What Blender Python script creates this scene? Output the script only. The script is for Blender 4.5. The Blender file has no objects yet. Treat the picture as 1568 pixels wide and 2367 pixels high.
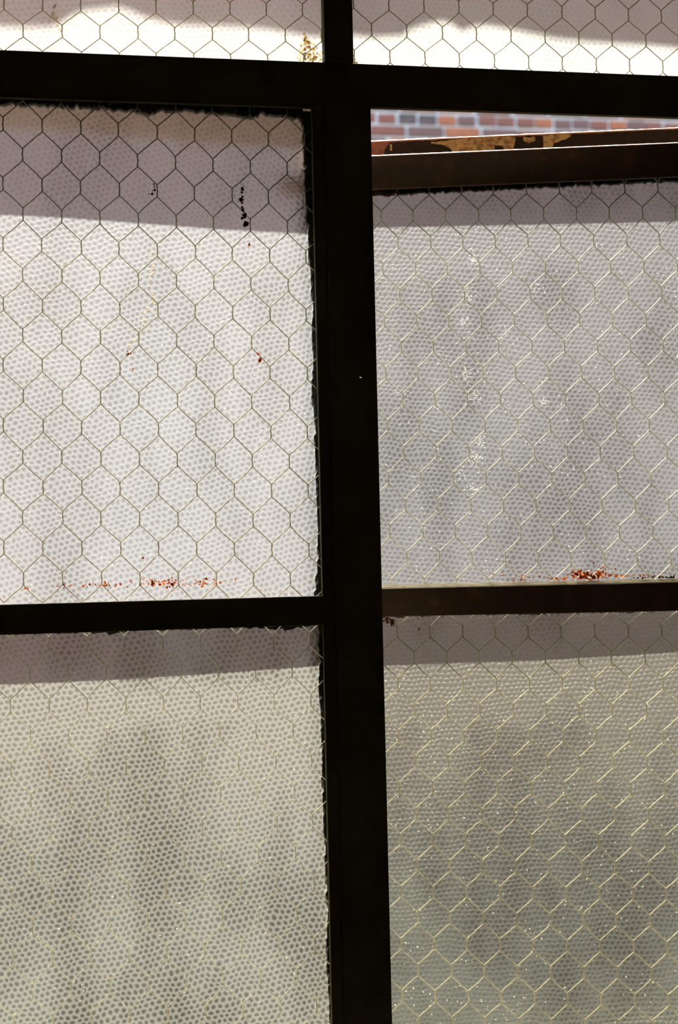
import bpy, bmesh, math, random
from mathutils import Vector, Matrix, noise

random.seed(7)
SC = bpy.context.scene
COL = SC.collection
R = math.radians

# ------------------------------------------------------------------ camera
W_PX, H_PX = 1568, 2367
cam_d = bpy.data.cameras.new('camera')
cam = bpy.data.objects.new('camera', cam_d)
COL.objects.link(cam)
SC.camera = cam
YAW, PITCH, ROLL = R(10.0), R(1.8), R(1.3)
Fv = Vector((math.sin(YAW) * math.cos(PITCH), math.cos(YAW) * math.cos(PITCH), math.sin(PITCH)))
R0 = Vector((math.cos(YAW), -math.sin(YAW), 0))
U0 = R0.cross(Fv)
Rv = math.cos(ROLL) * R0 - math.sin(ROLL) * U0
Uv = math.sin(ROLL) * R0 + math.cos(ROLL) * U0
m = Matrix((Rv, Uv, -Fv)).transposed().to_4x4()
m.translation = Vector((0, -0.947, 1.75))
cam.matrix_world = m
cam_d.sensor_fit = 'VERTICAL'
cam_d.sensor_height = 36.0
cam_d.lens = 3288.0 * 36.0 / H_PX
cam_d.clip_start = 0.02
cam_d.dof.use_dof = True
cam_d.dof.focus_distance = 1.01
cam_d.dof.aperture_fstop = 11.0

# ------------------------------------------------------------------ light
SUN_DIR = Vector((-0.06, 1.0, 1.3)).normalized()      # towards the sun: outside, to the left, high
SUN_E = 14.0
SKY_S = 0.35
sun_d = bpy.data.lights.new('sun', 'SUN')
sun_d.energy = SUN_E
sun_d.angle = R(0.7)
sun_d.color = (0.99, 0.985, 0.97)
sun = bpy.data.objects.new('sun', sun_d)
COL.objects.link(sun)
sun.location = (-2, 5, 8)
sun.rotation_euler = SUN_DIR.to_track_quat('Z', 'Y').to_euler()

world = bpy.data.worlds.new('sky')
SC.world = world
world.use_nodes = True
wn = world.node_tree
bg = wn.nodes['Background']
sky = wn.nodes.new('ShaderNodeTexSky')
sky.sky_type = 'NISHITA'
sky.sun_disc = False
sky.sun_elevation = math.asin(SUN_DIR.z)
sky.sun_rotation = math.atan2(SUN_DIR.x, SUN_DIR.y)
sky.air_density = 1.0
sky.dust_density = 1.0
haze = wn.nodes.new('ShaderNodeMix')                  # thin warm city haze tints the whole sky
haze.data_type, haze.blend_type = 'RGBA', 'MULTIPLY'
haze.inputs[0].default_value = 1.0
haze.inputs[7].default_value = (1.12, 1.03, 0.80, 1)
wn.links.new(sky.outputs[0], haze.inputs[6])
wn.links.new(haze.outputs[2], bg.inputs[0])
bg.inputs[1].default_value = SKY_S

SC.view_settings.view_transform = 'Standard'
SC.view_settings.look = 'None'
SC.view_settings.gamma = 1.0
SC.view_settings.use_curve_mapping = False
SC.view_settings.exposure = 1.62
SC.cycles.max_bounces = 10
SC.cycles.transparent_max_bounces = 16
SC.cycles.transmission_bounces = 8
SC.cycles.caustics_refractive = True
SC.cycles.caustics_reflective = True
SC.cycles.blur_glossy = 0.3


# ------------------------------------------------------------------ materials
class NT:
    """small helper that wires up a node tree"""
    def __init__(self, name):
        self.m = bpy.data.materials.new(name)
        self.m.use_nodes = True
        self.t = self.m.node_tree
        self.t.nodes.clear()
        self.out = self.t.nodes.new('ShaderNodeOutputMaterial')

    def n(self, kind, **kw):
        x = self.t.nodes.new(kind)
        for k, v in kw.items():
            setattr(x, k, v)
        return x

    def l(self, a, b):
        self.t.links.new(a, b)

    def put(self, sock, v):
        if isinstance(v, bpy.types.NodeSocket):
            self.l(v, sock)
        else:
            sock.default_value = v

    def math(self, op, a, b=0.0, c=0.0, clamp=False):
        x = self.n('ShaderNodeMath', operation=op, use_clamp=clamp)
        for s, v in zip(x.inputs, (a, b, c)):
            self.put(s, v)
        return x.outputs[0]

    def vmath(self, op, a, b=(0, 0, 0)):
        x = self.n('ShaderNodeVectorMath', operation=op)
        self.put(x.inputs[0], a)
        self.put(x.inputs[1], b)
        return x.outputs['Value'] if op in ('LENGTH', 'DOT_PRODUCT', 'DISTANCE') else x.outputs['Vector']

    def noise(self, vec, scale, detail=2.0, rough=0.5):
        x = self.n('ShaderNodeTexNoise')
        self.put(x.inputs['Vector'], vec)
        x.inputs['Scale'].default_value = scale
        x.inputs['Detail'].default_value = detail
        x.inputs['Roughness'].default_value = rough
        return x

    def ramp(self, fac, lo, hi, smooth=True):
        x = self.n('ShaderNodeMapRange', interpolation_type='SMOOTHSTEP' if smooth else 'LINEAR')
        self.put(x.inputs[0], fac)
        x.inputs[1].default_value = lo
        x.inputs[2].default_value = hi
        return x.outputs[0]

    def mixc(self, fac, a, b, blend='MIX'):
        x = self.n('ShaderNodeMix', data_type='RGBA', blend_type=blend)
        self.put(x.inputs[0], fac)
        self.put(x.inputs[6], a)
        self.put(x.inputs[7], b)
        return x.outputs[2]

    def mixs(self, fac, a, b):
        x = self.n('ShaderNodeMixShader')
        self.put(x.inputs[0], fac)
        self.l(a, x.inputs[1])
        self.l(b, x.inputs[2])
        return x.outputs[0]

    def coord(self, which='Object'):
        return self.n('ShaderNodeTexCoord').outputs[which]


def principled(name, base, rough=0.6, metal=0.0, spots=None, spot_scale=60, spot_lo=0.5, spot_hi=0.6, bump=0.0, bump_scale=400, spec=0.5):
    t = NT(name)
    p = t.n('ShaderNodeBsdfPrincipled')
    co = t.coord()
    col = (*base, 1)
    if spots:
        nz = t.noise(co, spot_scale, 4.0, 0.6)
        f = t.ramp(nz.outputs['Fac'], spot_lo, spot_hi)
        col = t.mixc(f, (*base, 1), (*spots, 1))
    t.put(p.inputs['Base Color'], col)
    p.inputs['Roughness'].default_value = rough
    p.inputs['Metallic'].default_value = metal
    p.inputs['Specular IOR Level'].default_value = spec
    if bump:
        b = t.n('ShaderNodeBump')
        b.inputs['Strength'].default_value = 0.6
        b.inputs['Distance'].default_value = bump
        t.l(t.noise(co, bump_scale, 3.0).outputs['Fac'], b.inputs['Height'])
        t.l(b.outputs[0], p.inputs['Normal'])
    t.l(p.outputs[0], t.out.inputs[0])
    return t.m


def pebbled(name, angle, seed, blotches=(), dirt=0.5, clean=1.0, crown_dark=0.18, relief=0.0006, lobe=0.50, haze=0.03, grime=(0.34, 0.29, 0.235), warm=1.0, frost=0.4):
    """outer, hammered and weathered face of the wired glass; blotches paint pane brightness and film patches (x, z, radius x, radius z, amount)"""
    t = NT(name)
    co = t.coord()
    sep = t.n('ShaderNodeSeparateXYZ')
    t.l(co, sep.inputs[0])
    # hexagonal lattice of shallow domes, slightly wandering
    wob = t.noise(t.vmath('ADD', co, (seed, 0, seed * 2)), 55.0, 1.0)
    wv = t.vmath('MULTIPLY', t.vmath('SUBTRACT', wob.outputs['Color'], (0.5, 0.5, 0.5)), (0.0055, 0.0055, 0.0055))
    jit = t.noise(t.vmath('ADD', co, (seed * 3, 0, seed)), 210.0, 0.0)
    jv = t.vmath('MULTIPLY', t.vmath('SUBTRACT', jit.outputs['Color'], (0.5, 0.5, 0.5)), (0.0014, 0.0014, 0.0014))
    rot = t.n('ShaderNodeVectorRotate', rotation_type='Y_AXIS')
    t.l(t.vmath('ADD', t.vmath('ADD', co, wv), jv), rot.inputs['Vector'])
    rot.inputs['Angle'].default_value = angle
    P = 0.0041
    s3 = math.sqrt(3.0)
    q = t.vmath('MULTIPLY', rot.outputs[0], (1 / P, 0, 1 / (P * s3)))

    def cell(off):
        a = t.vmath('FRACTION', t.vmath('ADD', q, off))
        a = t.vmath('SUBTRACT', a, (0.5, 0, 0.5))
        return t.vmath('LENGTH', t.vmath('MULTIPLY', a, (1, 0, s3)))
    d = t.math('MINIMUM', cell((100, 0, 100)), cell((100.5, 0, 100.5)))       # 0 centre .. 0.577 corner
    dome = t.math('SUBTRACT', 1.0, t.ramp(d, 0.10, 0.56))
    bump = t.n('ShaderNodeBump')
    bump.inputs['Strength'].default_value = 1.0
    bump.inputs['Distance'].default_value = relief
    fine = t.noise(co, 900.0, 2.0)
    t.l(t.math('ADD', dome, t.math('MULTIPLY', fine.outputs['Fac'], 0.12)), bump.inputs['Height'])
    # weathering film: cloudy streaks, colour darkened at the dome centres
    st = t.noise(t.vmath('MULTIPLY', t.vmath('ADD', co, (seed, 0, 0)), (1.5, 1, 0.6)), 16.0, 3.0, 0.55)
    film = t.ramp(st.outputs['Fac'], 0.34, 0.68)
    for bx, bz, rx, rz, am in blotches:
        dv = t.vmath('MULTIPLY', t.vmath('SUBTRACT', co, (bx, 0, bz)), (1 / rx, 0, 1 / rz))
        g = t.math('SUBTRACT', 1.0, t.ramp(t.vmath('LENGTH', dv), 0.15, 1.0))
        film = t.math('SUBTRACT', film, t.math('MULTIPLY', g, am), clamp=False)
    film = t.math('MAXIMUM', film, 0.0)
    crown = t.math('SUBTRACT', 1.0, t.ramp(d, 0.10, 0.50))
    dark = t.math('ADD', t.math('MULTIPLY', film, 0.30 * dirt), t.math('MULTIPLY', crown, t.math('MULTIPLY_ADD', film, 0.30 * dirt, crown_dark)))
    colr = t.mixc(t.math('MINIMUM', dark, 0.85), (0.94 * clean, 0.955 * clean * (0.72 + 0.28 * warm), 0.895 * clean * warm, 1), (grime[0] * clean, grime[1] * clean, grime[2] * clean, 1))
    rf = t.n('ShaderNodeBsdfRefraction', distribution='GGX')
    rf.inputs['IOR'].default_value = 1.17
    rf.inputs['Roughness'].default_value = lobe
    t.l(colr, rf.inputs['Color'])
    t.l(bump.outputs[0], rf.inputs['Normal'])
    tr = t.n('ShaderNodeBsdfTranslucent')
    t.l(t.mixc(1.0, colr, (0.62, 0.60, 0.57, 1), 'MULTIPLY'), tr.inputs['Color'])
    t.l(bump.outputs[0], tr.inputs['Normal'])
    # the grooves between the domes are frosted, the domes themselves are clearer
    groove = t.ramp(d, 0.16, 0.52)
    body = t.mixs(t.math('MULTIPLY_ADD', groove, 2.3 * haze * frost, haze * (1 - 0.9 * frost)), rf.outputs[0], tr.outputs[0])
    gl = t.n('ShaderNodeBsdfGlossy')
    gl.inputs['Roughness'].default_value = 0.25
    t.l(bump.outputs[0], gl.inputs['Normal'])
    t.l(t.mixs(0.04, body, gl.outputs[0]), t.out.inputs[0])
    return t.m


def smooth_face():
    t = NT('smooth_glass_face')
    tr = t.n('ShaderNodeBsdfTransparent')
    tr.inputs['Color'].default_value = (0.95, 0.95, 0.93, 1)
    gl = t.n('ShaderNodeBsdfGlossy')
    gl.inputs['Roughness'].default_value = 0.12
    fr = t.n('ShaderNodeFresnel')
    fr.inputs['IOR'].default_value = 1.35
    t.l(t.mixs(fr.outputs[0], tr.outputs[0], gl.outputs[0]), t.out.inputs[0])
    return t.m


M_STEEL = principled('dark_painted_steel', (0.060, 0.048, 0.018), 0.8, 0.0, (0.075, 0.050, 0.020), 70, 0.55, 0.75, 0.0003, 500, 0.1)
M_RUST = principled('rusted_steel', (0.19, 0.065, 0.022), 0.75, 0.0, (0.06, 0.022, 0.010), 90, 0.45, 0.62, 0.0004, 700)
M_SASH = principled('brown_painted_steel', (0.045, 0.024, 0.010), 0.6, 0.0, (0.08, 0.036, 0.013), 60, 0.5, 0.7, 0.0003, 600, 0.2)
M_EDGE = principled('worn_sunlit_edge', (0.72, 0.40, 0.25), 0.5, 0.2, (0.40, 0.17, 0.08), 220, 0.6, 0.8)
M_BLACK = principled('old_black_paint', (0.018, 0.011, 0.005), 0.7, 0.0, (0.05, 0.022, 0.008), 160, 0.55, 0.7, 0.0, 400, 0.2)
M_YELLOW = principled('old_yellow_paint', (0.46, 0.31, 0.11), 0.7, 0.0, (0.22, 0.12, 0.04), 260, 0.42, 0.62)
M_PUTTY = principled('black_old_putty', (0.018, 0.014, 0.009), 0.9, 0.0, None, bump=0.0008, bump_scale=900)
M_CREAM = principled('cream_putty', (0.72, 0.58, 0.34), 0.8, 0.0, (0.55, 0.36, 0.15), 120, 0.55, 0.75)
M_WIRE = principled('galvanised_wire', (0.72, 0.67, 0.53), 0.58, 0.90)


def thin_crust(name, base, spots, through):
    """a thin crust of rust or dirt that lets some light through"""
    t = NT(name)
    nz = t.noise(t.coord(), 320.0, 3.0)
    col = t.mixc(t.ramp(nz.outputs['Fac'], 0.4, 0.62), (*base, 1), (*spots, 1))
    d = t.n('ShaderNodeBsdfDiffuse')
    a = t.n('ShaderNodeBsdfTranslucent')
    t.l(col, d.inputs[0])
    t.l(col, a.inputs[0])
    t.l(t.mixs(through, d.outputs[0], a.outputs[0]), t.out.inputs[0])
    return t.m


M_WIRE_DULL = principled('dark_wire', (0.40, 0.34, 0.22), 0.6, 0.85)  # darker copy of the netting wire
M_FLAKE = thin_crust('rust_flake', (0.76, 0.34, 0.07), (0.42, 0.16, 0.03), 0.78)
M_DARKFLAKE = thin_crust('dark_rust_flake', (0.10, 0.030, 0.010), (0.20, 0.07, 0.02), 0.4)
M_STREAK = thin_crust('pale_rust_streak', (0.60, 0.50, 0.36), (0.55, 0.40, 0.24), 0.9)
M_STAIN = thin_crust('dried_dirt', (0.46, 0.36, 0.20), (0.56, 0.47, 0.31), 0.9)
M_DULL = principled('dull_brown_sheet', (0.46, 0.33, 0.33), 0.8)
M_BRASS = principled('tarnished_brass', (0.30, 0.22, 0.09), 0.4, 0.9)
M_MORTAR = principled('pale_mortar', (0.47, 0.46, 0.56), 0.95, 0.0, (0.38, 0.38, 0.47), 9, 0.45, 0.65)
M_CONCRETE = principled('dark_asphalt', (0.07, 0.066, 0.06), 0.9, 0.0, (0.05, 0.048, 0.045), 3, 0.4, 0.7)
M_ROOM = principled('old_plaster', (0.52, 0.47, 0.36), 0.95, 0.0, (0.42, 0.38, 0.30), 2, 0.4, 0.7)
M_SHADOW_TRIM = principled('added_render', (0.40, 0.37, 0.33), 0.95, 0.0, (0.28, 0.25, 0.22), 8, 0.4, 0.7)
M_GLASS_IN = smooth_face()
M_BRICKS = [principled('brick_' + n, c, 0.9, 0.0, s, 14, 0.42, 0.66) for n, c, s in (
    ('orange', (0.30, 0.095, 0.05), (0.22, 0.075, 0.05)),
    ('red', (0.19, 0.065, 0.055), (0.13, 0.05, 0.048)),
    ('mauve', (0.14, 0.07, 0.075), (0.10, 0.055, 0.06)),
    ('dark', (0.06, 0.048, 0.058), (0.11, 0.065, 0.068)))]


def speck_material():
    t = NT('white_speck')
    a = t.n('ShaderNodeBsdfTranslucent')
    a.inputs['Color'].default_value = (0.95, 0.93, 0.90, 1)
    b = t.n('ShaderNodeBsdfDiffuse')
    b.inputs['Color'].default_value = (0.9, 0.88, 0.85, 1)
    t.l(t.mixs(0.15, a.outputs[0], b.outputs[0]), t.out.inputs[0])
    return t.m


M_SPECK = speck_material()


# ------------------------------------------------------------------ mesh helpers
class MB:
    def __init__(self):
        self.v, self.f, self.mi = [], [], []

    def face(self, idx, mi=0):
        self.f.append(idx)
        self.mi.append(mi)

    def box(self, x0, x1, y0, y1, z0, z1, mi=0):
        b = len(self.v)
        self.v += [(x, y, z) for z in (z0, z1) for y in (y0, y1) for x in (x0, x1)]
        for q in ((0, 2, 3, 1), (4, 5, 7, 6), (0, 1, 5, 4), (2, 6, 7, 3), (0, 4, 6, 2), (1, 3, 7, 5)):
            self.face([b + i for i in q], mi)

    def prism(self, pts, y0, y1, mi=0):
        """outline in x-z (counter-clockwise seen from -y), extruded along y"""
        b, n = len(self.v), len(pts)
        self.v += [(x, y0, z) for x, z in pts] + [(x, y1, z) for x, z in pts]
        self.face([b + i for i in range(n)], mi)
        self.face([b + 2 * n - 1 - i for i in range(n)], mi)
        for i in range(n):
            j = (i + 1) % n
            self.face([b + j, b + i, b + n + i, b + n + j], mi)

    def profile(self, pts, x0, x1, mi=0):
        """outline in y-z extruded along x"""
        b, n = len(self.v), len(pts)
        self.v += [(x0, y, z) for y, z in pts] + [(x1, y, z) for y, z in pts]
        self.face([b + i for i in range(n)][::-1], mi)
        self.face([b + n + i for i in range(n)], mi)
        for i in range(n):
            j = (i + 1) % n
            self.face([b + i, b + j, b + n + j, b + n + i], mi)

    def tube(self, path, rad, sides=6):
        b = len(self.v)
        n = len(path)
        for k, p in enumerate(path):
            p = Vector(p)
            d = (Vector(path[min(k + 1, n - 1)]) - Vector(path[max(k - 1, 0)])).normalized()
            u = Vector((0, 1, 0))
            w = d.cross(u).normalized()
            r = rad[k] if isinstance(rad, (list, tuple)) else rad
            for s in range(sides):
                a = 2 * math.pi * s / sides
                self.v.append(tuple(p + r * (math.cos(a) * w + math.sin(a) * u)))
        for k in range(n - 1):
            for s in range(sides):
                s2 = (s + 1) % sides
                self.face([b + k * sides + s, b + k * sides + s2, b + (k + 1) * sides + s2, b + (k + 1) * sides + s])

    def blob(self, c, r, flat=0.5, jag=0.3, n=7):
        """small irregular flake: a jagged low dome"""
        b = len(self.v)
        pts = []
        for i in range(n):
            a = 2 * math.pi * i / n + random.uniform(-0.2, 0.2)
            q = r * random.uniform(1 - jag, 1 + jag)
            pts.append((q * math.cos(a), q * math.sin(a)))
        for sy in (-1, 1):
            self.v += [(c[0] + x * (0.7 if sy < 0 else 1), c[1] + sy * r * flat * 0.5, c[2] + z * (0.7 if sy < 0 else 1)) for x, z in pts]
        self.face([b + i for i in range(n)])
        self.face([b + 2 * n - 1 - i for i in range(n)])
        for i in range(n):
            j = (i + 1) % n
            self.face([b + j, b + i, b + n + i, b + n + j])

    def ball(self, c, r):
        b = len(self.v)
        t = (1 + 5 ** 0.5) / 2
        s = r / math.sqrt(1 + t * t)
        for x, y, z in ((-1, t, 0), (1, t, 0), (-1, -t, 0), (1, -t, 0), (0, -1, t), (0, 1, t), (0, -1, -t), (0, 1, -t), (t, 0, -1), (t, 0, 1), (-t, 0, -1), (-t, 0, 1)):
            self.v.append((c[0] + x * s, c[1] + y * s, c[2] + z * s))
        for q in ((0, 11, 5), (0, 5, 1), (0, 1, 7), (0, 7, 10), (0, 10, 11), (1, 5, 9), (5, 11, 4), (11, 10, 2), (10, 7, 6), (7, 1, 8),
                  (3, 9, 4), (3, 4, 2), (3, 2, 6), (3, 6, 8), (3, 8, 9), (4, 9, 5), (2, 4, 11), (6, 2, 10), (8, 6, 7), (9, 8, 1)):
            self.face([b + i for i in q])

    def build(self, name, mats, parent=None, smooth=False, bevel=0.0, seg=2):
        me = bpy.data.meshes.new(name)
        me.from_pydata(self.v, [], self.f)
        for mm in (mats if isinstance(mats, (list, tuple)) else [mats]):
            me.materials.append(mm)
        me.polygons.foreach_set('material_index', self.mi)
        if smooth:
            me.polygons.foreach_set('use_smooth', [True] * len(self.f))
        me.update()
        o = bpy.data.objects.new(name, me)
        COL.objects.link(o)
        if parent:
            o.parent = parent
        if bevel:
            bv = o.modifiers.new('bevel', 'BEVEL')
            bv.width = bevel
            bv.segments = seg
            bv.limit_method = 'ANGLE'
        return o


def tag(o, label=None, cat=None, group=None, kind=None):
    for k, v in (('label', label), ('category', cat), ('group', group), ('kind', kind)):
        if v:
            o[k] = v
    return o


def empty(name, loc, rz=0.0):
    o = bpy.data.objects.new(name, None)
    COL.objects.link(o)
    o.location = loc
    o.rotation_euler = (0, 0, rz)
    o.empty_display_size = 0.05
    return o


def inside(x, z, box):
    return box[0] < x < box[1] and box[2] < z < box[3]


def netting(affine, box, y, parent, rad=0.00050, amp=0.0006, mat=None):
    """hexagonal wire netting: per row one zigzag wire, twisted together along the short upright stretches"""
    (ax, az), (bx, bz), (ox, oz) = affine
    mb = MB()
    half = 0.0041

    def node(i, r):
        n1 = noise.noise(Vector((i * 3.1, r * 2.7, ox * 90))) * amp
        n2 = noise.noise(Vector((i * 2.3, r * 3.9, ox * 70 + 9))) * amp
        return ox + ax * i + bx * r + n1, oz + az * i + bz * r + n2
    i_lo = int((box[0] - ox) / ax) - 3
    i_hi = int((box[1] - ox) / ax) + 4
    r_a, r_b = (box[2] - oz) / bz, (box[3] - oz) / bz
    for r in range(int(min(r_a, r_b)) - 3, int(max(r_a, r_b)) + 4):
        for i2 in range(2 * i_lo, 2 * i_hi):
            if (i2 + r) % 2:
                continue
            i = i2 / 2
            x, z = node(i, r)
            if inside(x, z, box):            # upright twisted stretch
                path, rr = [], []
                for k in range(7):
                    u = k / 6
                    path.append((x + 0.00018 * math.sin(u * 9 + i), y, z + half * (1 - 2 * u)))
                    rr.append(rad * (1.22 + 0.22 * math.sin(u * 16)))
                zz = [p[2] for p in path]
                if min(zz) > box[2] and max(zz) < box[3]:
                    mb.tube(path, rr)
            for dx in (-0.5, 0.5):           # two slanting wires to the row below
                x2, z2 = node(i + dx, r + 1)
                p0 = Vector((x, y, z - half))
                p1 = Vector((x2, y, z2 + half))
                bow = noise.noise(Vector((i * 5.7 + dx, r * 4.1, 3.3))) * 0.0011
                path = []
                for k in range(6):
                    u = k / 5
                    p = p0.lerp(p1, u)
                    p.x += bow * math.sin(math.pi * u)
                    p.z += 0.00025 * noise.noise(Vector((p.x * 400, p.z * 400, 1.7)))
                    if inside(p.x, p.z, box):
                        path.append(tuple(p))
                if len(path) > 1:
                    mb.tube(path, rad)
    o = mb.build('wire_netting', mat or M_WIRE, parent, smooth=True)
    o['kind'] = 'stuff'
    return o


def glint_specks(box, n, y, parent, affine=None, rlo=0.00028, rhi=0.00065, seed=1):  # small white balls standing in for sun glints on the pebbled glass
    rnd = random.Random(seed)
    mb = MB()
    k = 0
    while k < n:
        x, z = rnd.uniform(box[0], box[1]), rnd.uniform(box[2], box[3])
        if noise.noise(Vector((x * 25, z * 25, seed))) < rnd.uniform(-0.5, 0.3):
            continue
        k += 1
        mb.ball((x, y, z), rlo + (rhi - rlo) * rnd.random() ** 2.2)
    o = mb.build('white_speck', M_SPECK, parent, smooth=True)
    o['kind'] = 'stuff'
    return o


def pane(name, box, y0, y1, mat, parent, label):
    mb = MB()
    mb.box(box[0], box[1], y0, y1, box[2], box[3], 0)
    mb.mi[3] = 1                                  # the +y face is the pebbled outer face
    o = mb.build(name, [M_GLASS_IN, mat], parent)
    o['label'] = label
    return o


def jag_strip(pts, far, y0, y1, step=0.0020, amp=0.0009, horizontal=False, seed=0):
    """outline of old putty: ragged along pts, straight at far"""
    rnd = random.Random(seed)
    line = []
    for (a, b) in zip(pts[:-1], pts[1:]):
        n = max(1, int(math.hypot(b[0] - a[0], b[1] - a[1]) / step))
        for k in range(n):
            u = k / n
            d = rnd.uniform(-amp, amp) + (rnd.random() < 0.12) * amp * 1.2
            x, z = a[0] + (b[0] - a[0]) * u, a[1] + (b[1] - a[1]) * u
            line.append((x, z + d) if horizontal else (x + d, z))
    line.append(pts[-1])
    mb = MB()
    for p, q in zip(line[:-1], line[1:]):
        quad = [p, q, (q[0], far), (p[0], far)] if horizontal else [p, q, (far, q[1]), (far, p[1])]
        mb.prism(quad, y0, y1)
    return mb


def shadow_edge(pts, h, y_of_glass, sun_local):
    """the edge, h out from the glass, whose shadow along the sun falls on pts (x, z on the glass)"""
    k = h / sun_local[1]
    return [(x + sun_local[0] * k, y_of_glass + h, z + sun_local[2] * k) for x, z in pts]


def flashing(edge, y_back, z_back, th=0.0016):
    """thin sheet from a straight line on the frame out to a slightly uneven outer edge"""
    mb = MB()
    n = len(edge)
    for (x, y, z) in edge:
        mb.v += [(x, y_back, z_back), (x, y, z), (x, y, z + th), (x, y_back, z_back + th)]
    for i in range(n - 1):
        a, b = 4 * i, 4 * i + 4
        for k in range(4):
            j = (k + 1) % 4
            mb.face([a + k, a + j, b + j, b + k])
    mb.face([0, 3, 2, 1])
    e = 4 * (n - 1)
    mb.face([e, e + 1, e + 2, e + 3])
    return mb


# ------------------------------------------------------------------ room, outer wall, yard
WX0, WX1, WZ0, WZ1 = -0.36, 0.68, 1.28, 2.44        # wall opening
WALL_IN, WALL_OUT = -0.06, 0.25


def struct(name, mb, mat, label, cat, bevel=0.0):
    o = mb.build(name, mat, None, bevel=bevel)
    return tag(o, label, cat, None, 'structure')


mb = MB()
mb.box(-1.5, WX0, WALL_IN, WALL_OUT, 0, 2.9)
mb.box(WX1, 2.0, WALL_IN, WALL_OUT, 0, 2.9)
mb.box(WX0, WX1, WALL_IN, WALL_OUT, 0, WZ0)
mb.box(WX0, WX1, WALL_IN, WALL_OUT - 0.02, WZ1, 2.9)
struct('wall_front', mb, M_ROOM, 'plaster wall that the steel window is set into', 'wall')
mb = MB(); mb.box(-1.6, 2.1, -2.7, WALL_IN, -0.1, 0)
struct('floor', mb, M_ROOM, 'bare floor of the unlit room inside the window', 'floor')
mb = MB(); mb.box(-1.6, 2.1, -2.7, WALL_OUT, 2.9, 3.0)
struct('ceiling', mb, M_ROOM, 'ceiling of the unlit room inside the window', 'ceiling')
mb = MB(); mb.box(-1.6, -1.5, -2.7, WALL_OUT, 0, 2.9)
struct('wall_left', mb, M_ROOM, 'side wall left of the viewer inside the room', 'wall')
mb = MB(); mb.box(2.0, 2.1, -2.7, WALL_OUT, 0, 2.9)
struct('wall_right', mb, M_ROOM, 'side wall right of the viewer inside the room', 'wall')
mb = MB(); mb.box(-1.6, 2.1, -2.7, -2.6, 0, 2.9)
struct('wall_back', mb, M_ROOM, 'wall behind the viewer, facing the window', 'wall')
mb = MB(); mb.box(-14, 16, WALL_OUT, 30, -0.1, 0)
struct('ground', mb, M_CONCRETE, 'dark asphalt yard between window and brick wall', 'yard')

# unseen ragged edge added over the window, shaped to cast the top panes' wavy shadow
SL = SUN_DIR
UL_SH = [(-0.0524, 2.1064), (-0.0355, 2.1071), (-0.0186, 2.1078), (-0.0114, 2.1118), (-0.0042, 2.1168), (0.0044, 2.1201), (0.0159, 2.1218), (0.0246, 2.1237),
         (0.0332, 2.1214), (0.0418, 2.1178), (0.0504, 2.1152), (0.062, 2.1132), (0.0767, 2.113), (0.1062, 2.1132), (0.1285, 2.1119), (0.1509, 2.1091), (0.1629, 2.1081)]
UR_SH = [(0.1847, 2.1105), (0.1992, 2.1096), (0.2208, 2.1115), (0.2271, 2.1161), (0.238, 2.1203), (0.249, 2.1231), (0.2568, 2.1219), (0.2606, 2.119), (0.2645, 2.1169),
         (0.2692, 2.1186), (0.2756, 2.1212), (0.285, 2.1213), (0.3008, 2.1192), (0.3167, 2.1168), (0.3326, 2.1143), (0.3648, 2.1125), (0.3974, 2.1123), (0.4251, 2.111)]
edge = shadow_edge([(-0.25, 2.106)] + UL_SH + UR_SH + [(0.62, 2.110)], 0.26, 0.010, SL)
mb = MB()
for a, b in zip(edge[:-1], edge[1:]):
    mb.prism([(a[0], a[2]), (b[0], b[2]), (b[0], 2.60), (a[0], 2.60)], WALL_OUT - 0.02, a[1])
struct('shadow_trim_1', mb, M_SHADOW_TRIM, 'ragged edge added out of view above the window to cast a wavy shadow', 'lintel')

# brick wall across the yard: English bond, the courses seen through the gap are single bricks
BW_Y = 7.2
wall = empty('wall_opposite', (0, BW_Y + 0.1, 0))
tag(wall, 'shaded red brick wall with pale wide mortar seen across the yard through the open gap', 'wall', None, 'structure')
mb = MB(); mb.box(-7, 11, 0.012, 0.3, 0, 9.5)
mb.build('mortar', M_MORTAR, wall)
COURSE, Z_ROW1 = 0.0740, 4.366
rnd = random.Random(21)
cache = {}
joined = MB()
count = 0
for r in range(-58, 70):
    zc = Z_ROW1 + r * COURSE
    if zc < 0.05 or zc > 9.4:
        continue
    headers = (r % 2 == 0)
    L = 0.104 if headers else 0.212
    pitch = L + 0.016
    x = -6.9 + (0.0 if headers else 0.059) + rnd.uniform(-0.01, 0.01)
    while x < 10.8:
        cx = x + L / 2
        mi = rnd.choices((0, 1, 2, 3), (0.22, 0.30, 0.28, 0.20))[0]
        near = 0.9 < cx < 4.6 and 4.02 < zc < 4.60
        dz = rnd.uniform(-0.003, 0.003)
        if near and count < 300:
            key = (headers, mi)
            if key not in cache:
                b = MB()
                b.box(-L / 2, L / 2, -0.004, 0.05, -0.0275, 0.0275)
                o = b.build('brick', M_BRICKS[mi], wall)
                cache[key] = o.data
            else:
                o = bpy.data.objects.new('brick', cache[key])
                COL.objects.link(o)
                o.parent = wall
            o.location = (cx, rnd.uniform(-0.004, 0.004), zc + dz)
            o.rotation_euler = (0, rnd.uniform(-0.012, 0.012), 0)
            count += 1
        else:
            joined.box(x, x + L, -0.004, 0.05, zc - 0.0275 + dz, zc + 0.0275 + dz, mi)
        x += pitch + rnd.uniform(-0.006, 0.010)
o = joined.build('distant_bricks', M_BRICKS, wall)
o['kind'] = 'stuff'

# ------------------------------------------------------------------ fixed steel window
win = tag(empty('window_1', (0.16, 0, WZ0)), 'black steel factory window with obscure wired glass, fixed part with mullion and transom', 'window', None, 'structure')
OFF = Vector((-0.16, 0, -WZ0))


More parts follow.
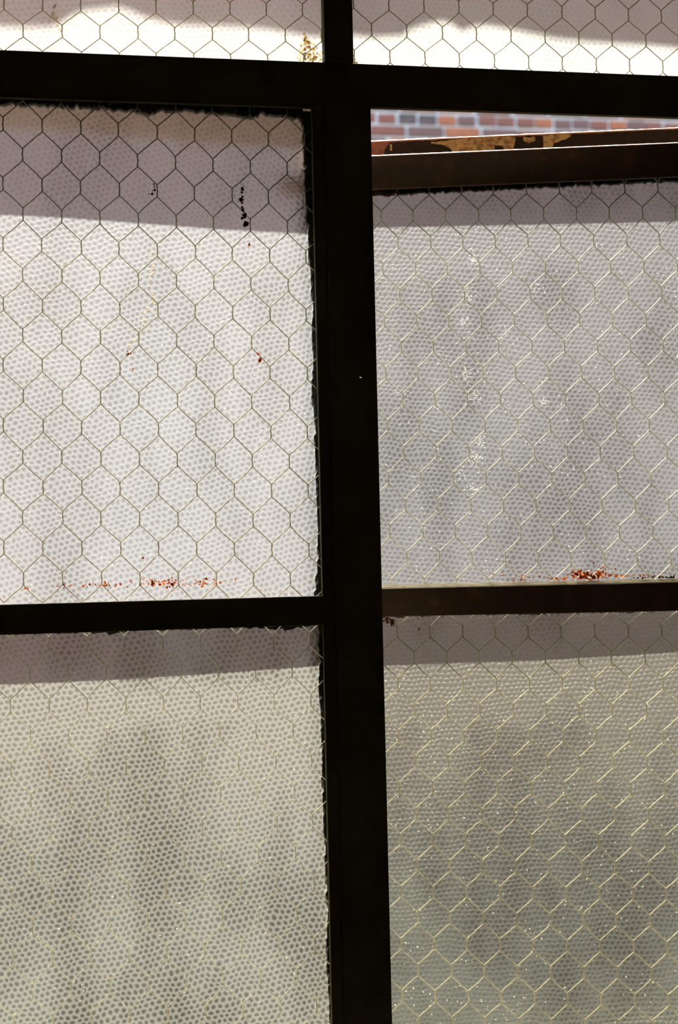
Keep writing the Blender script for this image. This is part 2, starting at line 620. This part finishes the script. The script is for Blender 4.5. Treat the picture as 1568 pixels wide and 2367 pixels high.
def part(mb, name, mat, bevel=0.0006, parent=None, smooth=False, seg=2):
    """mesh given in world metres, parented to the fixed window"""
    o = mb.build(name, mat, parent or win, smooth, bevel, seg)
    if parent is None:
        o.location = OFF
    return o


FY0, FY1 = -0.004, 0.0035                            # front flanges
GY0, GY1 = 0.004, 0.010                              # glass
# mullion: narrow above the transom, wide flanges below it; a small drilled hole lets daylight through
mb = MB()
mb.box(0.1630, 0.1830, FY0 - 0.003, FY1, 2.086, 2.42)
mb.box(0.1690, 0.1770, FY1, 0.036, 1.30, 2.42)
part(mb, 'mullion', M_STEEL)
hx0, hx1, hz0, hz1 = 0.1826, 0.1854, 1.8706, 1.8724
mb = MB()
for x0, x1, z0, z1 in ((0.1625, hx0, 1.30, 2.06), (hx1, 0.1945, 1.30, 2.06), (hx0, hx1, 1.30, hz0), (hx0, hx1, hz1, 2.06)):
    mb.box(x0, x1, FY0, FY1, z0, z1)
part(mb, 'mullion_flange', M_STEEL, 0.0)
mb = MB()
mb.box(0.1542, 0.1623, FY0 + 0.002, FY1, 1.30, 2.058)
part(mb, 'jamb_strip', M_STEEL, 0.0004)
# transom across the whole window
mb = MB()
mb.box(-0.33, 0.1640, -0.0005, FY1, 2.0560, 2.0872)
mb.box(0.1820, 0.64, -0.0005, FY1, 2.0575, 2.0872)
mb.box(0.1635, 0.1825, -0.0005, FY1, 2.0572, 2.0872)
mb.box(-0.33, 0.64, FY1, 0.030, 2.0690, 2.0770)
part(mb, 'transom', M_STEEL, 0.0)
# outer frame
for name, bx in (('frame_head', (-0.35, 0.67, -0.006, 0.03, 2.415, 2.44)), ('frame_sill', (-0.35, 0.67, -0.006, 0.03, 1.28, 1.335)),
                 ('frame_jamb', (-0.36, -0.325, -0.006, 0.03, 1.28, 2.44)), ('frame_jamb', (0.635, 0.68, -0.006, 0.03, 1.28, 2.44))):
    mb = MB(); mb.box(*bx)
    part(mb, name, M_STEEL, 0.001)
# glazing bar of the left light: T section, its web sticks out through the glass line
mb = MB()
mb.box(-0.33, 0.1545, FY0, FY1, 1.7045, 1.7240)
part(mb, 'glazing_bar', M_STEEL, 0.0005)

GREY = (0.36, 0.33, 0.30)
GLASS = {  # bright strips under the shadow edges are light painted into the film
    'UL': pebbled('pebbled_glass_upper', 0.12, 1.3, dirt=0.3, clean=1.04, haze=0.18, crown_dark=0.10, relief=0.0002, grime=GREY, frost=0.10),
    'UR': pebbled('pebbled_glass_upper_second', -0.05, 2.1, dirt=0.3, clean=1.04, haze=0.19, crown_dark=0.10, relief=0.0002, grime=GREY, frost=0.10),
    'ML': pebbled('pebbled_glass_middle', 0.26, 3.7, dirt=0.6, clean=0.94, crown_dark=0.22, haze=0.05, grime=(0.345, 0.35, 0.31), relief=0.00022, warm=1.05, frost=0.30,
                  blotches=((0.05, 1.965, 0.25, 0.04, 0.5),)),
    'BL': pebbled('pebbled_glass_lower', 0.14, 5.2, dirt=0.95, clean=0.70, crown_dark=0.24, haze=0.058, relief=0.00025, warm=0.86, frost=0.55, grime=(0.32, 0.27, 0.21),
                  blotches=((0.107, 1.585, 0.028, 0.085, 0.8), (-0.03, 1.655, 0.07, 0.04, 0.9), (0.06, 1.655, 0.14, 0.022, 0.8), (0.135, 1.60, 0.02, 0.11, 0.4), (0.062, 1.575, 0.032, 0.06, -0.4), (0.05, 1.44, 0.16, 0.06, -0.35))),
    'CU': pebbled('pebbled_glass_sash', -0.10, 7.9, dirt=0.85, clean=0.66, crown_dark=0.20, relief=0.00026, grime=(0.32, 0.31, 0.29), haze=0.024, warm=1.02, frost=0.5,
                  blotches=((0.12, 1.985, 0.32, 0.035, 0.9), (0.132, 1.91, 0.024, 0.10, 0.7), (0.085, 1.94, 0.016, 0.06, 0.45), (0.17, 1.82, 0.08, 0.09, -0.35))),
    'CL': pebbled('pebbled_glass_sash_lower', 0.05, 9.4, dirt=1.0, clean=0.56, crown_dark=0.10, relief=0.0005, haze=0.017, warm=0.78, frost=0.3,
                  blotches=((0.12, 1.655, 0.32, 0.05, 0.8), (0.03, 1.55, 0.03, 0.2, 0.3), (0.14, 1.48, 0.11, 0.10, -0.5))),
}
AFF = {
    'UL': ((0.02507, 0.0006), (-0.00012, -0.01782), (0.00059, 2.12264)),
    'UR': ((0.02507, 0.00006), (-0.00012, -0.01847), (0.18666, 2.13293)),
    'ML': ((0.02524, -0.00073), (-0.00026, -0.02002), (-0.05141, 2.04128)),
    'BL': ((0.02479, -0.00045), (-0.00008, -0.02042), (-0.05218, 1.69816)),
    'CU': ((0.02437, -0.00068), (0.00008, -0.01985), (0.02714, 1.96724)),
    'CL': ((0.02444, -0.00041), (-0.00019, -0.01932), (0.03069, 1.61547)),
}
PANES = {
    'UL': (-0.325, 0.168, 2.077, 2.42), 'UR': (0.178, 0.636, 2.077, 2.42),
    'ML': (-0.325, 0.168, 1.7165, 2.068), 'BL': (-0.325, 0.168, 1.325, 1.7125),
}
LAB = {
    'UL': 'pane over the transom with a hump in its shadow edge', 'UR': 'pane over the transom, beside the upper mullion, with shallow wavy shadow',
    'ML': 'brightest pane, with dark cracks and a rust streak', 'BL': 'pane below the glazing bar with faint netting',
}
NSPECK = {'UL': 30, 'UR': 30, 'ML': 260, 'BL': 150}
pane_obj = {}
for key, bx in PANES.items():
    o = pane('glass_pane', bx, GY0, GY1, GLASS[key], win, LAB[key])
    o.location = OFF
    pane_obj[key] = o
    vis = (bx[0], bx[1], bx[2] + 0.001, bx[3] - 0.001)
    netting(AFF[key], vis, 0.0080, o, 0.00034 if key == 'BL' else 0.00037, mat=M_WIRE if key == 'BL' else M_WIRE_DULL)
    glint_specks((-0.06, min(bx[1], 0.45), bx[2], min(bx[3], 2.14)), NSPECK[key], GY1, o, seed=len(key) + NSPECK[key])

# unseen sheet added on the transom, shaped to throw the deep shadow below it
ml_sh = [(-0.30, 1.985), (-0.0542, 1.9807), (-0.0121, 1.9795), (0.0306, 1.9771), (0.0594, 1.9755), (0.0886, 1.9737), (0.1449, 1.9717), (0.19, 1.970)]
part(flashing(shadow_edge(ml_sh, 0.062, GY1, SL), 0.0125, 2.090), 'shadow_flashing', M_DULL, 0.0)
bl_sh = [(-0.30, 1.667), (-0.0588, 1.6714), (-0.0172, 1.6715), (0.0251, 1.6719), (0.0826, 1.6736), (0.1517, 1.676), (0.19, 1.678)]
part(flashing(shadow_edge(bl_sh, 0.031, GY1, SL), 0.0105, 1.7135), 'glazing_bar_web', M_RUST, 0.0)

# old putty, ragged, bedded against the outer face of the glass
JML = [(0.1500, 2.0567), (0.1499, 2.0437), (0.1496, 2.0346), (0.1506, 2.0197), (0.1502, 2.0047), (0.1513, 1.9778), (0.1519, 1.9659), (0.1533, 1.945), (0.154, 1.9242),
       (0.1545, 1.9182), (0.153, 1.9063), (0.154, 1.8855), (0.1521, 1.8647), (0.1535, 1.8469), (0.1538, 1.8202), (0.1543, 1.7907), (0.1546, 1.7759), (0.1539, 1.7612), (0.1543, 1.7523), (0.1514, 1.7265), (0.151, 1.7225)]
JBL = [(0.1538, 1.7060), (0.1526, 1.6906), (0.1533, 1.6789), (0.1518, 1.6643), (0.1536, 1.6525), (0.1535, 1.6379), (0.1543, 1.6203), (0.1533, 1.6028), (0.1541, 1.5853),
       (0.1542, 1.562), (0.154, 1.5417), (0.1547, 1.5184), (0.154, 1.4895), (0.1539, 1.4721), (0.155, 1.4547), (0.1546, 1.4356), (0.154, 1.34)]
for k, J in enumerate((JML, JBL)):
    part(jag_strip([(x - 0.0004, z) for x, z in J], 0.1685, GY1 + 0.0001, GY1 + 0.005, seed=k + 3), 'putty', M_PUTTY, 0.0)
top = [(-0.32, 2.0555), (-0.05, 2.0552), (0.02, 2.0545), (0.035, 2.0535), (0.045, 2.0515), (0.052, 2.0545), (0.075, 2.0545), (0.095, 2.0535), (0.108, 2.0520), (0.116, 2.0515),
       (0.122, 2.0545), (0.14, 2.0530), (0.150, 2.0510)]
part(jag_strip(top, 2.0680, GY1 + 0.0001, GY1 + 0.005, 0.0016, 0.0011, True, 9), 'putty', M_PUTTY, 0.0)
part(jag_strip([(-0.32, 1.7043), (0.00, 1.7035), (0.012, 1.7020), (0.03, 1.7036), (0.10, 1.7036), (0.112, 1.7028), (0.13, 1.7010), (0.15, 1.7035)], 1.7120, GY1 + 0.0001, GY1 + 0.004, 0.0020, 0.0007, True, 11), 'putty', M_PUTTY, 0.0)
part(jag_strip([(-0.32, 2.0878), (0.10, 2.0880), (0.125, 2.0882), (0.150, 2.0888), (0.165, 2.0905)], 2.0775, GY1 + 0.0001, GY1 + 0.004, 0.0022, 0.0004, True, 12), 'putty', M_PUTTY, 0.0)
part(jag_strip([(0.18, 2.0905), (0.190, 2.0893), (0.200, 2.0878), (0.24, 2.0878), (0.32, 2.0882), (0.63, 2.0874)], 2.0775, GY1 + 0.0001, GY1 + 0.004, 0.0026, 0.0005, True, 13), 'putty', M_PUTTY, 0.0)


def flakes(parent, name, mat, items, y, seed, off=Vector((0, 0, 0)), flat=0.5):
    """items: (x, z, spread x, spread z, count, radius)"""
    random.seed(seed)
    mb = MB()
    for x, z, sx, sz, n, r in items:
        for _ in range(n):
            mb.blob((x + random.gauss(0, sx) + off.x, y, z + random.gauss(0, sz) + off.z), r * random.uniform(0.5, 1.3), flat)
    o = mb.build(name, mat, parent)
    o['kind'] = 'stuff'
    return o


# loose rust along the foot of the bright pane, dark cracks in it
flakes(pane_obj['ML'], 'rust_flake', M_FLAKE, [(-0.003, 1.7352, 0.012, 0.0010, 26, 0.0006), (0.020, 1.7352, 0.010, 0.0009, 14, 0.0006), (0.047, 1.7356, 0.007, 0.0018, 46, 0.0007),
       (0.060, 1.7350, 0.005, 0.0012, 14, 0.0006), (0.078, 1.7352, 0.006, 0.0018, 26, 0.0007), (0.0351, 1.7521, 0.0002, 0.0002, 2, 0.0009), (-0.0405, 1.7340, 0.0006, 0.0006, 4, 0.0008),
       (0.0276, 1.8882, 0.0012, 0.0007, 6, 0.0006), (0.1102, 1.9622, 0.0003, 0.0008, 4, 0.0008), (0.1150, 1.8880, 0.0006, 0.0006, 4, 0.0007), (0.1162, 1.8845, 0.0006, 0.0010, 7, 0.0009), (0.0305, 1.8770, 0.0006, 0.0005, 3, 0.0005), (0.0962, 1.7365, 0.0005, 0.0005, 2, 0.0007)], GY0 - 0.0002, 4)
flakes(pane_obj['ML'], 'rust_streak', M_STREAK, [(0.0444 + 0.0014 * math.sin(k) - 0.0168 * max(0, (k - 9) / 10), 1.9560 - 0.0036 * k, 0.0008, 0.0014, 3, 0.0005) for k in range(19)], GY1 + 0.0003, 14)
cr = [(0.1066, 1.9990, 0.0005, 0.0012, 7, 0.0008), (0.1058, 1.9930, 0.0006, 0.0012, 8, 0.0009), (0.1064, 1.9870, 0.0004, 0.0014, 8, 0.0009), (0.1072, 1.9810, 0.0006, 0.0014, 10, 0.0011), (0.1082, 1.9760, 0.0007, 0.0010, 10, 0.0011),
      (0.0470, 2.0010, 0.0005, 0.0022, 6, 0.0006), (0.0455, 1.9950, 0.0007, 0.0010, 5, 0.0006)]
flakes(pane_obj['ML'], 'dark_crack', M_DARKFLAKE, cr, GY0 - 0.0002, 5)
flakes(pane_obj['UL'], 'dried_dirt', M_STAIN, [(-0.0165, 2.1170, 0.0018, 0.0045, 30, 0.0006), (-0.0135, 2.1070, 0.0012, 0.0020, 8, 0.0005), (0.1530, 2.1045, 0.0016, 0.0026, 16, 0.0008), (0.1545, 2.1000, 0.0030, 0.0026, 26, 0.0008), (0.1555, 2.0950, 0.0042, 0.0026, 34, 0.0007), (0.1605, 2.0965, 0.0020, 0.0036, 24, 0.0007), (0.1565, 2.0935, 0.004, 0.0012, 14, 0.0009), (0.1535, 2.1060, 0.0008, 0.0012, 5, 0.0010)], GY1 + 0.0003, 6)
flakes(pane_obj['UR'], 'dried_dirt', M_STAIN, [(0.1850, 2.0925, 0.0012, 0.002, 12, 0.0009), (0.188, 2.0910, 0.002, 0.0008, 8, 0.0007)], GY1 + 0.0003, 7)

# ------------------------------------------------------------------ opened casement sash
ANG = R(14.1)
sash = tag(empty('casement_sash', (0.1945, 0.10, 1.34), -ANG), 'rusty brown steel casement sash swung outward, wired glass above and below its bar', 'window sash')
SO = Vector((0, 0, -1.34))
SLC = Matrix.Rotation(ANG, 3, 'Z') @ SUN_DIR          # the sun seen from the sash


def spart(mb, name, mat, bevel=0.0006, smooth=False, seg=2, parent=None):
    o = mb.build(name, mat, parent or sash, smooth, bevel, seg)
    if parent is None:
        o.location = SO
    return o


S0, S1 = -0.030, 0.415
# top rail: Z section, inner plate below, outer flange standing higher
mb = MB()
mb.profile([(0.0, 2.0262), (0.0035, 2.0262), (0.0035, 2.0440), (0.0215, 2.0440), (0.0215, 2.0672), (0.0180, 2.0672), (0.0180, 2.0475), (0.0035, 2.0475), (0.0035, 2.0514), (0.0, 2.0514)], S0, S1)
rail = spart(mb, 'top_rail', M_SASH, 0.0)
mb = MB(); mb.box(S0, S1, 0.0178, 0.0180, 2.0476, 2.0669)
o = mb.build('rusted_flange_face', M_RUST, rail); o['label'] = 'bare orange rust on the flange'
# worn arrises of the rail, colour lightened to carry the sunlit line
def arris(pts, jag, seed):
    """worn, slightly ragged edge: the profile swept along the rail in short lengths"""
    r2 = random.Random(seed)
    m2 = MB()
    n, k = len(pts), 150
    for i in range(k + 1):
        x = S0 + (S1 - S0) * i / k
        d = r2.uniform(-jag, jag * 0.4)
        m2.v += [(x, y, z + (d if 0 < j < n - 1 and z > pts[0][1] + 0.0004 else 0)) for j, (y, z) in enumerate(pts)]
    for i in range(k):
        for j in range(n):
            j2 = (j + 1) % n
            m2.face([i * n + j, i * n + j2, (i + 1) * n + j2, (i + 1) * n + j])
    m2.face(list(range(n))[::-1]); m2.face([k * n + j for j in range(n)])
    return m2


mb = arris([(0.0174, 2.0670), (0.0219, 2.0670), (0.0219, 2.0682), (0.0206, 2.0688), (0.0190, 2.0686), (0.0174, 2.0677)], 0.0004, 3)
e1 = mb.build('worn_edge', M_EDGE, rail); e1['label'] = 'sunlit worn upper arris of the outer flange'
mb = arris([(-0.0003, 2.0508), (0.0038, 2.0508), (0.0038, 2.0520), (0.0028, 2.0523), (0.0012, 2.0521), (-0.0003, 2.0513)], 0.00012, 4)
e2 = mb.build('worn_edge', M_EDGE, rail); e2['label'] = 'sunlit worn arris of the inner plate'
# yellow paint left on the flange
def patch(pts, seed, n0=0.01762):
    r2 = random.Random(seed)
    m2 = MB()
    fine = []
    for (xa, a0, a1), (xb, b0, b1) in zip(pts[:-1], pts[1:]):
        q = max(1, int((xb - xa) / 0.0014))
        fine += [(xa + (xb - xa) * k / q, a0 + (b0 - a0) * k / q, a1 + (b1 - a1) * k / q) for k in range(q)]
    pts = fine + [pts[-1]]
    up = [(x, z1 + r2.uniform(-0.0004, 0.0004)) for x, z0, z1 in pts]
    lo = [(x, z0 + r2.uniform(-0.0003, 0.0003)) for x, z0, z1 in pts]
    for k in range(len(pts) - 1):
        m2.prism([lo[k], lo[k + 1], up[k + 1], up[k]], n0, 0.0179)
    return m2
o = patch([(0.030, 2.0530, 2.0600), (0.034, 2.0480, 2.0660), (0.05, 2.0478, 2.0664), (0.10, 2.0478, 2.0660), (0.20, 2.0478, 2.0664), (0.405, 2.0478, 2.0662)], 77, 0.01772).build('paint_patch', M_BLACK, rail)
o['label'] = 'black paint left on the flange'
for k, pts in enumerate(([(0.066, 2.0640, 2.0648), (0.074, 2.0628, 2.0655), (0.080, 2.0600, 2.0658), (0.086, 2.0520, 2.0662), (0.094, 2.0520, 2.0668), (0.104, 2.0520, 2.0668), (0.112, 2.0520, 2.0668), (0.114, 2.0560, 2.0668)],
                         [(0.114, 2.0605, 2.0668), (0.120, 2.0600, 2.0668), (0.124, 2.0520, 2.0668), (0.128, 2.0560, 2.0666), (0.130, 2.0640, 2.0662)],
                         [(0.136, 2.0630, 2.0655), (0.140, 2.0610, 2.0655), (0.145, 2.0625, 2.0655)],
                         [(0.151, 2.0520, 2.0660), (0.156, 2.0520, 2.0668), (0.159, 2.0600, 2.0668), (0.168, 2.0630, 2.0668), (0.172, 2.0645, 2.0660)],
                         [(0.0345, 2.0600, 2.0650), (0.0360, 2.0600, 2.0652)])):
    o = patch(pts, k).build('paint_patch', M_YELLOW, rail)
    o['label'] = 'old yellow paint clinging to the flange'
# glazing bar, bottom rail and stiles
mb = MB(); mb.box(S0, S1, 0.0, 0.0035, 1.7045, 1.7255)
bar = spart(mb, 'glazing_bar', M_SASH, 0.0005)
mb = MB(); mb.box(S0, S1, 0.0, 0.0215, 1.340, 1.375)
spart(mb, 'bottom_rail', M_SASH, 0.0008)
mb = MB(); mb.box(S0, -0.006, 0.0, 0.0035, 1.342, 2.05); mb.box(S0, S0 + 0.004, 0.0035, 0.0215, 1.342, 2.05)
spart(mb, 'stile', M_SASH, 0.0006)
mb = MB(); mb.box(0.392, S1, 0.0, 0.0035, 1.342, 2.05); mb.box(S1 - 0.004, S1, 0.0035, 0.0215, 1.342, 2.05)
spart(mb, 'stile', M_SASH, 0.0006)
for hz in (1.45, 1.97):
    mb = MB()
    n = 10
    for k in range(n):
        a0, a1 = 2 * math.pi * k / n, 2 * math.pi * (k + 1) / n
        mb.box(0, 0, 0, 0, 0, 0) if False else None
    ring = [(S1 + 0.006 + 0.006 * math.cos(2 * math.pi * k / n), 0.004 + 0.006 * math.sin(2 * math.pi * k / n)) for k in range(n)]
    b = len(mb.v)
    mb.v += [(x, y, hz - 0.03) for x, y in ring] + [(x, y, hz + 0.03) for x, y in ring]
    mb.face([b + n - 1 - k for k in range(n)]); mb.face([b + n + k for k in range(n)])
    for k in range(n):
        mb.face([b + k, b + (k + 1) % n, b + n + (k + 1) % n, b + n + k])
    spart(mb, 'hinge', M_BRASS, 0.0)

CG0, CG1 = 0.0045, 0.0100
CP = {'CU': (-0.010, 0.398, 1.7175, 2.0420), 'CL': (-0.010, 0.398, 1.360, 1.7130)}
CLAB = {'CU': 'grey upper pane of the sash with pale netting', 'CL': 'darker brownish lower pane of the sash with pale netting'}
for key, bx in CP.items():
    o = pane('glass_pane', bx, CG0, CG1, GLASS[key], sash, CLAB[key])
    o.location = SO
    pane_obj[key] = o
    netting(AFF[key], (bx[0], bx[1], bx[2] + 0.001, bx[3] - 0.001), 0.0068, o, 0.00047)
    glint_specks((0.0, 0.27, bx[2], bx[3]), 900, CG1, o, seed=31 + len(bx) + (key == 'CL'))
rnd = random.Random(5)
mb = MB()
for x, z, sx, sz, n in ((0.094, 1.972, 0.002, 0.003, 30), (0.091, 1.945, 0.0022, 0.003, 30), (0.088, 1.925, 0.0018, 0.002, 26), (0.088, 1.885, 0.002, 0.003, 34), (0.094, 1.868, 0.003, 0.003, 44),
                        (0.098, 1.835, 0.0016, 0.003, 40), (0.093, 1.822, 0.003, 0.003, 40), (0.082, 1.812, 0.003, 0.003, 24), (0.092, 1.798, 0.003, 0.002, 24), (0.142, 1.948, 0.003, 0.003, 26), (0.146, 1.862, 0.002, 0.002, 24), (0.066, 1.862, 0.002, 0.002, 10)):
    for _ in range(n):
        mb.ball((rnd.gauss(x, sx), CG1, rnd.gauss(z, sz)), rnd.uniform(0.00025, 0.0006))
o = mb.build('mineral_streak', M_SPECK, pane_obj['CU'], smooth=True)
o['kind'] = 'stuff'
cu_sh = [(-0.04, 2.0005), (0.0191, 1.9993), (0.1091, 1.9974), (0.195, 1.9957), (0.2488, 1.9949), (0.43, 1.993)]
spart(flashing(shadow_edge(cu_sh, 0.030, CG1, SLC), 0.0105, 2.0440), 'shadow_flashing', M_RUST, 0.0)  # unseen lip added to cast the shadow band on the upper pane
cl_sh = [(-0.04, 1.666), (0.0202, 1.6672), (0.0844, 1.6684), (0.1488, 1.6695), (0.2392, 1.6734), (0.43, 1.680)]
spart(flashing(shadow_edge(cl_sh, 0.031, CG1, SLC), 0.0105, 1.7140), 'glazing_bar_web', M_RUST, 0.0)
# cream putty fillet on the bar, under the upper pane
mb = MB(); mb.profile([(0.0012, 1.7250), (0.0044, 1.7250), (0.0044, 1.7278), (0.0038, 1.7280), (0.0014, 1.7260)], -0.006, 0.392)
o = spart(mb, 'putty', M_CREAM, 0.0); o['label'] = 'thin cream putty fillet along the bar'
# dark ragged putty under the top rail and under the bar
spart(jag_strip([(-0.006, 2.0245), (0.05, 2.0240), (0.12, 2.0250), (0.20, 2.0255), (0.392, 2.0255)], 2.041, CG1 + 0.0001, CG1 + 0.004, 0.0020, 0.0009, True, 15), 'putty', M_PUTTY, 0.0)
spart(jag_strip([(-0.006, 1.7030), (0.08, 1.7040), (0.15, 1.7035), (0.392, 1.7045)], 1.712, CG1 + 0.0001, CG1 + 0.004, 0.0020, 0.0007, True, 16), 'putty', M_PUTTY, 0.0)
flakes(pane_obj['CU'], 'rust_flake', M_FLAKE, [(0.172, 1.7318, 0.007, 0.0020, 90, 0.0008), (0.180, 1.7330, 0.006, 0.0022, 50, 0.0007), (0.128, 1.7325, 0.010, 0.0022, 26, 0.0005), (0.150, 1.7300, 0.018, 0.0008, 30, 0.0006), (0.205, 1.7310, 0.012, 0.0008, 22, 0.0006)], CG0 - 0.0003, 8)
flakes(pane_obj['CU'], 'dark_crumb', M_DARKFLAKE, [(0.228, 1.7293, 0.014, 0.0004, 46, 0.0006), (0.030, 2.0235, 0.008, 0.0012, 22, 0.0008), (0.09, 2.0242, 0.03, 0.0007, 30, 0.0006)], CG0 - 0.0003, 9)
flakes(pane_obj['CL'], 'dark_crumb', M_DARKFLAKE, [(0.0481, 1.6946, 0.0003, 0.0003, 3, 0.0007), (0.0272, 1.7015, 0.0025, 0.0010, 16, 0.0010), (0.0285, 1.6985, 0.0008, 0.0008, 6, 0.0007)], CG0 - 0.0003, 10)
